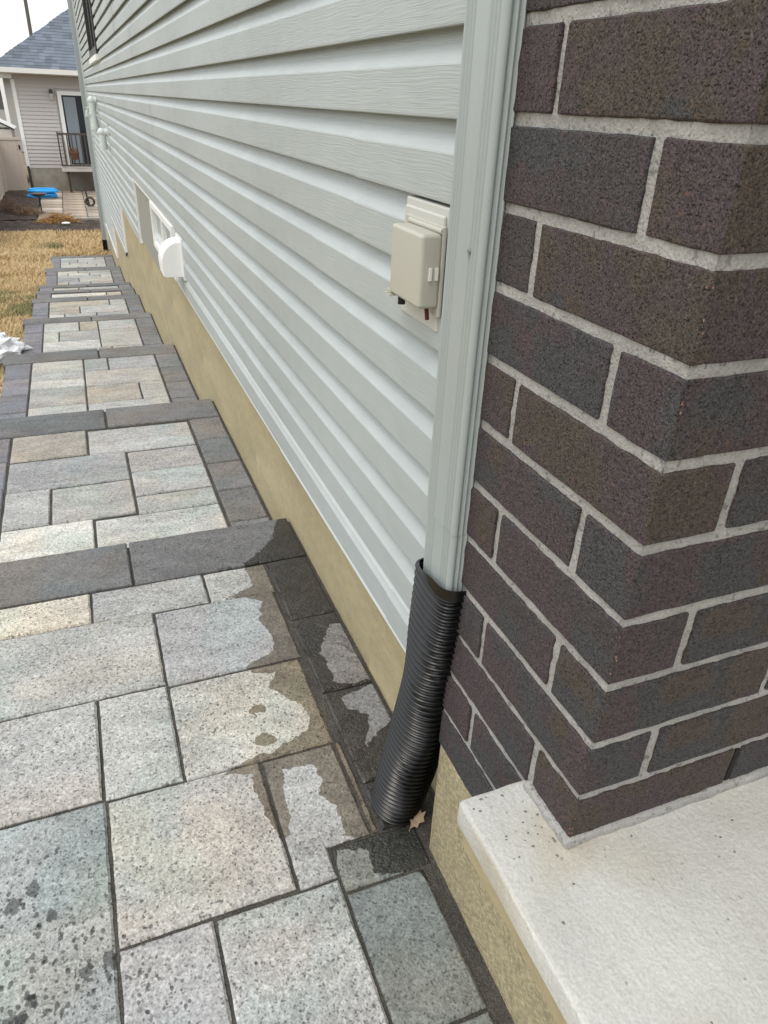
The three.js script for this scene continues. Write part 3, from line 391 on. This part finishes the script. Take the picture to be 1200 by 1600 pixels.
{ // dry leaf by the hose foot
  const sh = new THREE.Shape(); const pts = [[-0.03, 0], [-0.018, 0.006], [-0.012, 0.016], [-0.004, 0.009], [0.006, 0.02], [0.01, 0.01], [0.024, 0.013], [0.02, 0.003], [0.03, -0.002], [0.015, -0.007], [0.008, -0.016], [-0.002, -0.008], [-0.014, -0.012], [-0.017, -0.004]]; sh.moveTo(...pts[0]); pts.slice(1).forEach((q) => sh.lineTo(...q)); sh.closePath();
  const g = new THREE.ExtrudeGeometry(sh, { depth: 0.0006, bevelEnabled: false, steps: 1 }); g.rotateX(-Math.PI / 2); const p = g.attributes.position; for (let i = 0; i < p.count; i++) p.setY(i, p.getY(i) + 22 * p.getZ(i) * p.getZ(i) + 9 * p.getX(i) * p.getX(i) + 0.004 * Math.sin(p.getX(i) * 190)); g.computeVertexNormals();
  const l = thing('dry_leaf', 'curled dry brown leaf lying at the foot of the black hose', 'leaf', [0.452, 0.006, -0.838]); l.rotation.set(0.35, 0.5, 0.25); l.scale.setScalar(0.8); const b = mesh('blade', g, std({ color: 0x9c8870 }), l); mesh('stalk', cyl(0.0008, 0.0006, [-0.03, 0.005, 0], [-0.056, 0.002, 0.014], 6), std({ color: 0xb09a80 }), l);
}

// ================================================================ THINGS ON THE WALL
{ // outdoor outlet
  const cream = std({ color: 0xaeaca0, roughness: 0.5 }); const o = thing('outlet_box', 'cream weatherproof outlet box on the siding beside the downspout', 'outlet box', [0, EYE, 0]);
  const mp = mesh('mounting_plate', [roughBox(0.492, 0.512, -0.312, -0.126, -1.142, -0.985, { cell: 0.05, r: 0.004, amp: 0 }), roughBox(0.487, 0.494, -0.306, -0.138, -1.134, -0.99, { cell: 0.05, r: 0.003, amp: 0 })], std({ color: 0xb9b9b2, roughness: 0.5 }), o);
  mesh('base_ring', roughBox(0.482, 0.4885, -0.280, -0.150, -1.12, -0.979, { cell: 0.05, r: 0.002, amp: 0 }), cream, o);
  mesh('cover', roughBox(0.4495, 0.4835, -0.266, -0.160, -1.098, -0.980, { cell: 0.05, r: 0.006, amp: 0.0004 }), cream, o);
  const lip = mesh('hinge', [cyl(0.0045, 0.0045, [0.4825, -0.157, -1.10], [0.4825, -0.157, -0.98], 12)], cream, o);
  mesh('latch', [box(0.463, 0.467, -0.224, -0.206, -0.9805, -0.976), box(0.473, 0.477, -0.224, -0.206, -0.9805, -0.976)], std({ color: 0xdcdad2, roughness: 0.4 }), o);
  mesh('latch_tab', [cyl(0.006, 0.006, [0.453, -0.26, -1.098], [0.453, -0.266, -1.098], 12), box(0.446, 0.47, -0.269, -0.2665, -1.11, -1.085)], cream, o);
  mesh('cable', cyl(0.0035, 0.0035, [0.470, -0.265, -0.995], [0.472, -0.285, -0.993], 8), std({ color: 0x5a2020 }), o);
  mesh('cable_gland', cyl(0.006, 0.006, [0.457, -0.264, -1.06], [0.457, -0.276, -1.06], 10), blackPlastic, o);
}
{ // white vent hood: quarter-round sides
  const v = thing('vent_hood', 'white quarter-round vent hood low on the siding beside the basement window', 'vent', [0, EYE, 0]);
  const s = new THREE.Shape(); s.moveTo(0, -0.868); s.lineTo(0, -0.688); s.lineTo(-0.018, -0.69); for (let i = 0; i <= 10; i++) { const a = i / 10 * Math.PI / 2; s.lineTo(-0.018 - 0.098 * Math.sin(a), -0.80 + 0.108 * Math.cos(a)); } s.lineTo(-0.112, -0.862); s.lineTo(-0.10, -0.868); s.closePath();
  const g = new THREE.ExtrudeGeometry(s, { depth: 0.17, bevelEnabled: true, bevelSize: 0.003, bevelThickness: 0.003, bevelSegments: 2 }); g.translate(0.500, 0, -4.335); mesh('hood', g, whitePlastic, v); mesh('flange', box(0.488, 0.505, -0.885, -0.672, -4.36, -4.14), whitePlastic, v);
}
{ // plastic pipes near the far end of the wall
  const pvc = std({ color: 0xc3cac8, roughness: 0.4 });
  const a = thing('vent_pipe', 'tall white plastic exhaust pipe standing off the siding near its far end', 'pipe', [0, EYE, 0]);
  mesh('pipe', [cyl(0.05, 0.05, [0.43, -0.52, -12.6], [0.43, -0.10, -12.6]), cyl(0.05, 0.05, [0.43, -0.13, -12.6], [0.53, -0.13, -12.6])], pvc, a); mesh('elbow', new THREE.SphereGeometry(0.058, 14, 10).translate(0.43, -0.13, -12.6), pvc, a); mesh('pipe_collar', cyl(0.06, 0.06, [0.43, -0.44, -12.6], [0.43, -0.5, -12.6]), pvc, a); mesh('strap', box(0.376, 0.52, -0.33, -0.30, -12.64, -12.56), pvc, a);
  const b = thing('intake_pipe', 'short white plastic intake pipe with an open end beside the taller pipe', 'pipe', [0, EYE, 0]);
  mesh('pipe', [cyl(0.042, 0.042, [0.52, -0.44, -10.4], [0.40, -0.44, -10.4]), cyl(0.042, 0.042, [0.42, -0.44, -10.4], [0.42, -0.62, -10.4])], pvc, b); mesh('elbow', new THREE.SphereGeometry(0.05, 14, 10).translate(0.42, -0.44, -10.4), pvc, b); mesh('pipe_collar', cyl(0.05, 0.05, [0.42, -0.57, -10.4], [0.42, -0.625, -10.4]), pvc, b); mesh('wall_flange', box(0.482, 0.50, -0.53, -0.35, -10.49, -10.31), pvc, b);
  const e = thing('hose_tap', 'small pale wall tap and meter cluster at the far end of the siding', 'tap', [0, EYE, 0]);
  mesh('plate', box(0.465, 0.50, -0.62, -0.12, -15.2, -14.9), pvc, e); mesh('body', [cyl(0.02, 0.02, [0.47, -0.3, -15.0], [0.41, -0.3, -15.0], 10), cyl(0.02, 0.024, [0.415, -0.3, -15.0], [0.40, -0.4, -15.0], 10)], pvc, e); mesh('handle', cyl(0.04, 0.04, [0.44, -0.27, -15.0], [0.44, -0.255, -15.0], 10), pvc, e);
}
{ // far downspout
  const d = thing('downspout', 'far grey downspout with black foot at the back corner of the house', 'downspout');
  mesh('pipe', spoutGeo(0.395, 0.462, ZE - 0.02, ZE + 0.08, -1.42, 5.1, 0.006), pipePaint, d); mesh('foot', spoutGeo(0.385, 0.472, ZE - 0.03, ZE + 0.09, -1.95, -1.40, 0.006), blackPlastic, d);
}
{ // white bag at the edge of the lawn
  const g0 = new THREE.IcosahedronGeometry(0.2, 5), p = g0.attributes.position; for (let i = 0; i < p.count; i++) { const x = p.getX(i), y = p.getY(i), z = p.getZ(i), n = n3(x * 15 + 50, y * 15 + 50, z * 15 + 50), m = n3(x * 38 + 9, y * 38 + 9, z * 38 + 9); const k = 0.78 + 0.42 * Math.abs(n - 0.5) * 2 + 0.16 * m; p.setXYZ(i, x * k * 1.15, Math.max(-0.05, y * k * 0.62), z * k); } g0.computeVertexNormals();
  const m = tag(mesh('plastic_bag', g0, phys({ color: 0xe4e6ea, roughness: 0.35, transmission: 0.25, thickness: 0 })), 'crumpled white plastic bag on the grass at the path edge', 'plastic bag'); m.position.set(-0.80, -0.585, -6.35);
}

// ================================================================ NEIGHBOUR'S YARD
const GY = -1.68;
const mulchTone = tex(256, 256, (u, v) => { const f = fbm(u * 9, v * 9, 4, 9), g = fbm(u * 70, v * 35, 2, 35); const k = 0.5 + f * 0.6 + (g - 0.5) * 1.1; return [92 * k, 76 * k, 66 * k]; }, { rx: 1, ry: 1 });
const mulchMat = std({ map: mulchTone, bumpMap: stuccoBump, bumpScale: 0.03, roughness: 1 });
struct(mesh('mulch_bed', sheet(-7, 9, -20.95, -19.15, 0.12, (x, z) => GY + 0.02 + 0.05 * fbm(x * 5, z * 5 + 30, 3) + 0.03 * vn(x * 25 + 99, z * 25 + 300)), mulchMat));
struct(mesh('soil_bed', sheet(-2.1, -0.98, -26.9, -21.0, 0.1, (x, z) => GY + 0.04 + 0.08 * fbm(x * 5 + 60, z * 5 + 90, 3)), mulchMat));
{ // patio of tan slabs
  const tone = tex(256, 256, (u, v) => { const f = fbm(u * 6, v * 6, 4, 6), g = vn(u * 80, v * 80, 80); const k = 0.75 + f * 0.4 + (g - 0.5) * 0.25; return [158 * k, 147 * k, 134 * k]; }, { rx: 0.8, ry: 0.8 }); const tm = [0xffffff, 0xe9e2da, 0xd8d2cc].map((c) => std({ map: tone, color: c }));
  const pt = struct(mesh('patio', box(-2.0, 5, GY - 0.1, GY + 0.02, -28, -21.05), sand));
  const slabG = box(-0.290, 0.290, 0, 0.035, -0.282, 0.282);
  for (let i = 0; i < 9; i++) for (let j = 0; j < 11; j++) { const m = mesh('patio_slab', slabG, tm[(i * 7 + j * 5 + ((i * j) % 3)) % 3], pt); m.position.set(-0.66 + i * 0.6, GY + 0.018 + R(-0.004, 0.004), -21.36 - j * 0.6); }
  struct(mesh('edging_kerb', [box(-0.95, 5, GY - 0.1, GY + 0.1, -21.04, -20.94), box(-7, -0.955, GY - 0.1, GY + 0.05, -21.02, -20.95)], std({ color: 0x9a948c })));
}
{ // single-storey house behind
  const D = -28, h = thing('neighbour_house', 'beige sided bungalow with blue-grey shingle roof behind the yard', 'house'); const E = EYE;
  const sidM = std({ color: 0xb9b4b0, roughness: 0.6 }), conc2 = std({ map: concTone, color: 0xcfcac2 });
  const wall = mesh('wall', box(-1.26, 7, E - 2.25, E + 0.34, D - 6, D - 0.03), sidM, h);
  for (let k = 0; k < 24; k++) { const y = E - 2.25 + k * 0.1075; const g = new THREE.BufferGeometry(); const q = (x0, x1) => [[x0, y, D + 0.012], [x1, y, D + 0.012], [x1, y + 0.1075, D - 0.008], [x0, y, D + 0.012], [x1, y + 0.1075, D - 0.008], [x0, y + 0.1075, D - 0.008], [x0, y, D - 0.02], [x1, y, D - 0.02], [x1, y, D + 0.012], [x0, y, D - 0.02], [x1, y, D + 0.012], [x0, y, D + 0.012]]; const pts = y + 0.05 < E - 0.03 ? [...q(-1.2, -0.1), ...q(1.95, 7)] : q(-1.2, 7); g.setAttribute('position', new THREE.Float32BufferAttribute(pts.flat(), 3)); const uv = []; pts.forEach((p) => uv.push(p[0], p[1])); g.setAttribute('uv', new THREE.Float32BufferAttribute(uv, 2)); g.computeVertexNormals(); mesh('siding_board', g, sidM, wall); }
  mesh('corner_trim', box(-1.30, -1.195, E - 2.27, E + 0.2, D - 0.05, D + 0.03), whitePlastic, h);
  mesh('foundation', box(-1.28, 7, GY - 0.2, E - 2.25, D - 6, D + 0.005), conc2, h);
  mesh('drain_pipe', cyl(0.035, 0.035, [-1.25, E - 2.9, D + 0.06], [-1.25, E - 2.2, D + 0.06], 8), std({ color: 0x3a3532 }), h);
  mesh('soffit', box(-1.78, 7.3, E + 0.34, E + 0.37, D - 6, D + 0.5), std({ color: 0xc9c2bb }), h);
  mesh('gutter', [box(-1.80, 7.3, E + 0.37, E + 0.50, D + 0.48, D + 0.6)], std({ color: 0xd8d6d0, roughness: 0.5 }), h);
  // hip roof laid with shingle courses
  const pitch = 0.70, S = [-1.82, E + 0.49, D + 0.56]; const rowL = 0.125, gs = []; const nrow = 48;
  const rpos = [], rcol = []; for (let r = 0; r < nrow; r++) { const t0 = r * rowL, t1 = t0 + rowL * 1.06; let x = S[0] + t0 - 0.02 + R(0, 0.1); const xe = 9; while (x < xe) { const wdt = R(0.14, 0.34), x1 = Math.min(xe, x + wdt), lift = 0.012; const x0b = Math.max(x, S[0] + t0), x0t = Math.max(x, S[0] + t1); const a = [x0b, S[1] + t0 * pitch + lift, S[2] - t0], b = [x1, S[1] + t0 * pitch + lift, S[2] - t0], c = [Math.max(x1, x0t), S[1] + t1 * pitch, S[2] - t1], d = [x0t, S[1] + t1 * pitch, S[2] - t1]; const k = R(0.72, 1.25); rpos.push(...a, ...b, ...c, ...a, ...c, ...d, a[0], a[1] - 0.014, a[2], b[0], b[1] - 0.014, b[2], ...b, a[0], a[1] - 0.014, a[2], ...b, ...a); for (let q = 0; q < 12; q++) rcol.push(0.105 * k, 0.122 * k, 0.15 * k); x = x1; } }
  const rg = new THREE.BufferGeometry(); rg.setAttribute('position', new THREE.Float32BufferAttribute(rpos, 3)); rg.setAttribute('color', new THREE.Float32BufferAttribute(rcol, 3)); rg.computeVertexNormals();
  const T = nrow * rowL, deck = new THREE.BufferGeometry(); const A = S, Bp = [9, S[1], S[2]], Cp = [9, S[1] + T * pitch, S[2] - T], Dp = [S[0] + T, S[1] + T * pitch, S[2] - T], Lb = [S[0], S[1], S[2] - 2 * T]; deck.setAttribute('position', new THREE.Float32BufferAttribute([A, Bp, Cp, A, Cp, Dp, A, Dp, Lb].flat(), 3)); deck.translate(0, -0.012, 0); deck.computeVertexNormals();
  const roof = mesh('roof', deck, std({ color: 0x4b5058 }), h); const sg = mesh('shingle', rg, std({ vertexColors: true, roughness: 0.95 }), roof); sg.userData.kind = 'stuff';
  // patio door
  const door = mesh('patio_door', [box(-0.04, 0.07, E - 2.25, E - 0.06, D - 0.02, D + 0.05), box(1.82, 1.93, E - 2.25, E - 0.06, D - 0.02, D + 0.05), box(0.07, 1.82, E - 0.17, E - 0.06, D - 0.02, D + 0.05), box(0.07, 1.82, E - 2.25, E - 2.15, D - 0.02, D + 0.05)], whitePlastic, h);
  mesh('pane', box(0.07, 1.82, E - 2.15, E - 0.17, D - 0.005, D + 0.004), std({ color: 0x2c3136, roughness: 0.1 }), door); mesh('curtain', box(0.12, 0.47, E - 2.1, E - 0.22, D + 0.006, D + 0.01), std({ color: 0x7d878d, roughness: 0.3 }), door);
  const lampM = std({ color: 0x2e2b2a, roughness: 0.5 }); const lamp = mesh('wall_lamp', [box(-0.25, -0.17, E - 0.2, E - 0.06, D, D + 0.06), cyl(0.06, 0.045, [-0.21, E - 0.14, D + 0.12], [-0.21, E - 0.02, D + 0.12], 8)], lampM, h); mesh('lamp_glass', cyl(0.045, 0.06, [-0.21, E - 0.3, D + 0.12], [-0.21, E - 0.14, D + 0.12], 8), std({ color: 0xaeb0ac, roughness: 0.2 }), lamp);
  // balcony
  const met = std({ color: 0x4a4038, roughness: 0.5 }); const bal = mesh('balcony', box(-0.25, 3.2, E - 2.27, E - 2.18, D + 0.04, D + 1.05), std({ color: 0xb7b1a8 }), h);
  mesh('railing', [box(-0.24, 3.2, E - 1.24, E - 1.18, D + 0.99, D + 1.04), box(-0.24, 3.2, E - 2.12, E - 2.08, D + 1.0, D + 1.03), box(-0.24, -0.2, E - 1.24, E - 1.18, D + 0.05, D + 0.99), box(-0.24, -0.2, E - 2.12, E - 2.08, D + 0.05, D + 0.99)], met, bal);
  const bg = box(-0.019, 0.019, E - 2.1, E - 1.22, -0.019, 0.019); for (let i = 0; i < 26; i++) { const m = mesh('baluster', bg, met, bal); m.position.set(-0.22 + i * 0.13, 0, D + 1.015); } for (let i = 0; i < 6; i++) { const m = mesh('baluster', bg, met, bal); m.position.set(-0.22, 0, D + 0.2 + i * 0.13); }
  mesh('post', box(-0.11, -0.04, GY - 0.1, E - 2.27, D + 0.94, D + 1.01), std({ color: 0x3a332e }), bal);
}
for (const [x, y, l] of [[0.18, -1.72, 'brown wilted planter hanging low on the far balcony railing'], [0.75, -1.22, 'brown wilted planter hooked on the top of the far balcony railing']]) { // wilted planters hooked on the railing
  const t = thing('railing_planter', l, 'planter', [x, EYE + y, -26.85], 'planters on the far balcony'); mesh('pot', [cyl(0.09, 0.13, [0, -0.2, 0], [0, 0, 0], 12)], std({ color: 0x5d3d2e }), t);
  const gs = []; for (let i = 0; i < 46; i++) { const a = R(0, 6.28), r = R(0.06, 0.2); const g = new THREE.ConeGeometry(0.012, 0.2, 3); g.rotateZ(R(-1.1, 1.1)); g.rotateY(a); g.translate(Math.cos(a) * r * 0.6, R(-0.04, 0.12), Math.sin(a) * r * 0.6); gs.push(g); } mesh('dead_stems', gs, std({ color: 0x77543f }), t);
}
{ // tan vinyl fence: boards and posts, running towards the house, and the return with its gate
  const fm = std({ color: 0xb5a89c, roughness: 0.6 }); const f = thing('vinyl_fence', 'tan vinyl privacy fence along the left of the yard', 'fence');
  const pg = box(-0.06, 0.06, GY - 0.1, -0.1, -0.06, 0.06), bd = box(-0.014, 0.014, GY + 0.08, -0.22, -0.073, 0.073), rl = box(-0.03, 0.03, 0, 0.09, -0.86, 0.86);
  for (let s = 0; s < 6; s++) { const zc = -27.0 + s * 1.85; const p = mesh('post', pg, fm, f); p.position.set(-2.02, 0, zc - 0.92); for (const y of [GY + 0.02, -0.26]) { const r = mesh('rail', rl, fm, f); r.position.set(-2.02, y, zc); } for (let i = 0; i < 11; i++) { const m = mesh('board', bd, fm, f); m.position.set(-2.02, 0, zc - 0.75 + i * 0.15); } }
  const g = thing('fence_gate', 'plain tan vinyl gate between the fence and the bungalow', 'gate'); const gb = box(-0.062, 0.062, GY + 0.04, -0.2, -0.016, 0.016); for (let i = 0; i < 5; i++) { const m = mesh('board', gb, fm, g); m.position.set(-1.92 + i * 0.128, 0, -27.9); } mesh('top_rail', box(-1.99, -1.33, -0.2, -0.12, -27.94, -27.86), fm, g); mesh('latch', box(-1.42, -1.38, -0.45, -0.33, -27.87, -27.84), std({ color: 0x2a2a2a }), g);
}
{ // blue loops lying by the bungalow
  const g = []; for (let i = 0; i < 5; i++) { const t = new THREE.TorusGeometry(0.40 - 0.05 * (i % 3), 0.035, 8, 40); t.rotateX(Math.PI / 2 + R(-0.05, 0.05)); t.scale(1.0, 1, 0.7); t.translate(R(-0.05, 0.05), 0.05 + i * 0.045, R(-0.05, 0.05)); g.push(t); }
  const m = tag(mesh('coiled_hose', g, std({ color: 0x1596dc, roughness: 0.4 })), 'bright blue coiled hose lying in front of the bungalow', 'hose'); m.position.set(-0.90, GY + 0.06, -25.6);
  const b = thing('bird_bath', 'thin dark stand with a shallow dish in front of the blue hose', 'bird bath', [-0.875, GY, -22.3]); const dm = std({ color: 0x3b322b, roughness: 0.6 });
  mesh('dish', new THREE.LatheGeometry([[0, 0.5], [0.12, 0.505], [0.2, 0.54], [0.205, 0.53], [0.13, 0.48], [0, 0.47]].map((a) => new THREE.Vector2(...a)), 24), dm, b); mesh('pole', cyl(0.022, 0.018, [0, 0, 0], [0, 0.48, 0], 10), dm, b); mesh('foot', cyl(0.1, 0.04, [0, 0.05, 0], [0, 0.1, 0], 14), dm, b);
  const o = thing('garden_ornament', 'small dark iron ornament standing on the patio slabs', 'ornament', [0.35, GY + 0.05, -23.6]); mesh('stem', cyl(0.03, 0.02, [0, 0, 0], [-0.06, 0.5, 0], 8), dm, o); mesh('ring', new THREE.TorusGeometry(0.11, 0.03, 8, 20).translate(0.03, 0.13, 0.02), dm, o);
}
{ // cut dry ornamental grass in a heap
  const g = [], cols = []; for (let i = 0; i < 420; i++) { const a = R(0, 6.28), r = Math.sqrt(rnd()) * 0.5, l = R(0.2, 0.5); const c = new THREE.ConeGeometry(0.008, l, 3); c.rotateZ(R(0.9, 1.7)); c.rotateY(R(0, 6.28)); c.translate(Math.cos(a) * r, 0.03 + (0.5 - r) * R(0.1, 0.55), Math.sin(a) * r * 0.5); g.push(c); }
  const m = tag(mesh('dry_grass_heap', g, std({ color: 0xa8814f })), 'flattened heap of brown dead ornamental grass in the mulch', 'dead plant'); m.position.set(-0.46, GY + 0.03, -20.7);
  const s = thing('litter_scrap', 'small white scrap lying beside the brown dead plant', 'litter', [-0.3, GY + 0.1, -20.15]); const q = new THREE.IcosahedronGeometry(0.1, 2); q.scale(1, 0.3, 0.6); mesh('scrap', q, whitePlastic, s);
  for (let i = 0; i < 3; i++) { const gs = []; for (let k = 0; k < 160; k++) { const c = new THREE.ConeGeometry(0.007, R(0.15, 0.4), 3); c.rotateZ(R(0.4, 1.6)); c.rotateY(R(0, 6.28)); c.translate(R(-0.3, 0.3), R(0.03, 0.2), R(-0.3, 0.3)); gs.push(c); } const w = tag(mesh('withered_plant', gs, std({ color: [0x6a5140, 0x59463a, 0x7a614a][i] })), ['withered brown plant in the soil bed nearest the fence', 'withered dark plant in the middle of the soil bed', 'withered plant in the soil bed nearest the bird bath'][i], 'dead plant', 'withered plants'); w.position.set([-1.85, -1.55, -1.2][i], GY + 0.08, [-23.2, -22.3, -21.9][i]); }
}
{ // things farther off
  const m = tag(mesh('utility_pole', [cyl(0.085, 0.07, [-0.72, GY, -40], [-0.69, 8.5, -40], 10)], std({ color: 0x5d5650 })), 'thin dark utility pole rising behind the bungalow roof', 'pole');
  const h = thing('distant_house', 'grey house far behind the tan gate at the left edge', 'house'); const E = EYE; mesh('wall', box(-8, -2.15, GY, E + 0.35, -52, -46), std({ color: 0xa9a6a4 }), h); mesh('roof', [box(-8.3, -1.7, E + 0.35, E + 0.62, -52.3, -45.5)], std({ color: 0x8b8885 }), h); mesh('window', box(-3.0, -2.5, E - 1.0, E - 0.2, -46.0, -45.97), std({ color: 0x54575a, roughness: 0.2 }), h); mesh('porch_post', box(-2.62, -2.45, E - 1.9, E + 0.35, -45.4, -45.2), whitePlastic, h);
  const s = thing('garden_shed', 'low white shed roof showing over the tan gate', 'shed'); mesh('wall', box(-3.4, -1.72, GY, -0.05, -33, -31.2), std({ color: 0xcac6c0 }), s); mesh('roof', sweepZ([[-3.5, -0.06], [-2.5, 0.42], [-1.62, -0.02], [-1.62, -0.08], [-2.5, 0.36], [-3.5, -0.12]], -33.1, -31.1, true), whitePlastic, s);
}
renderer.render(scene, camera);
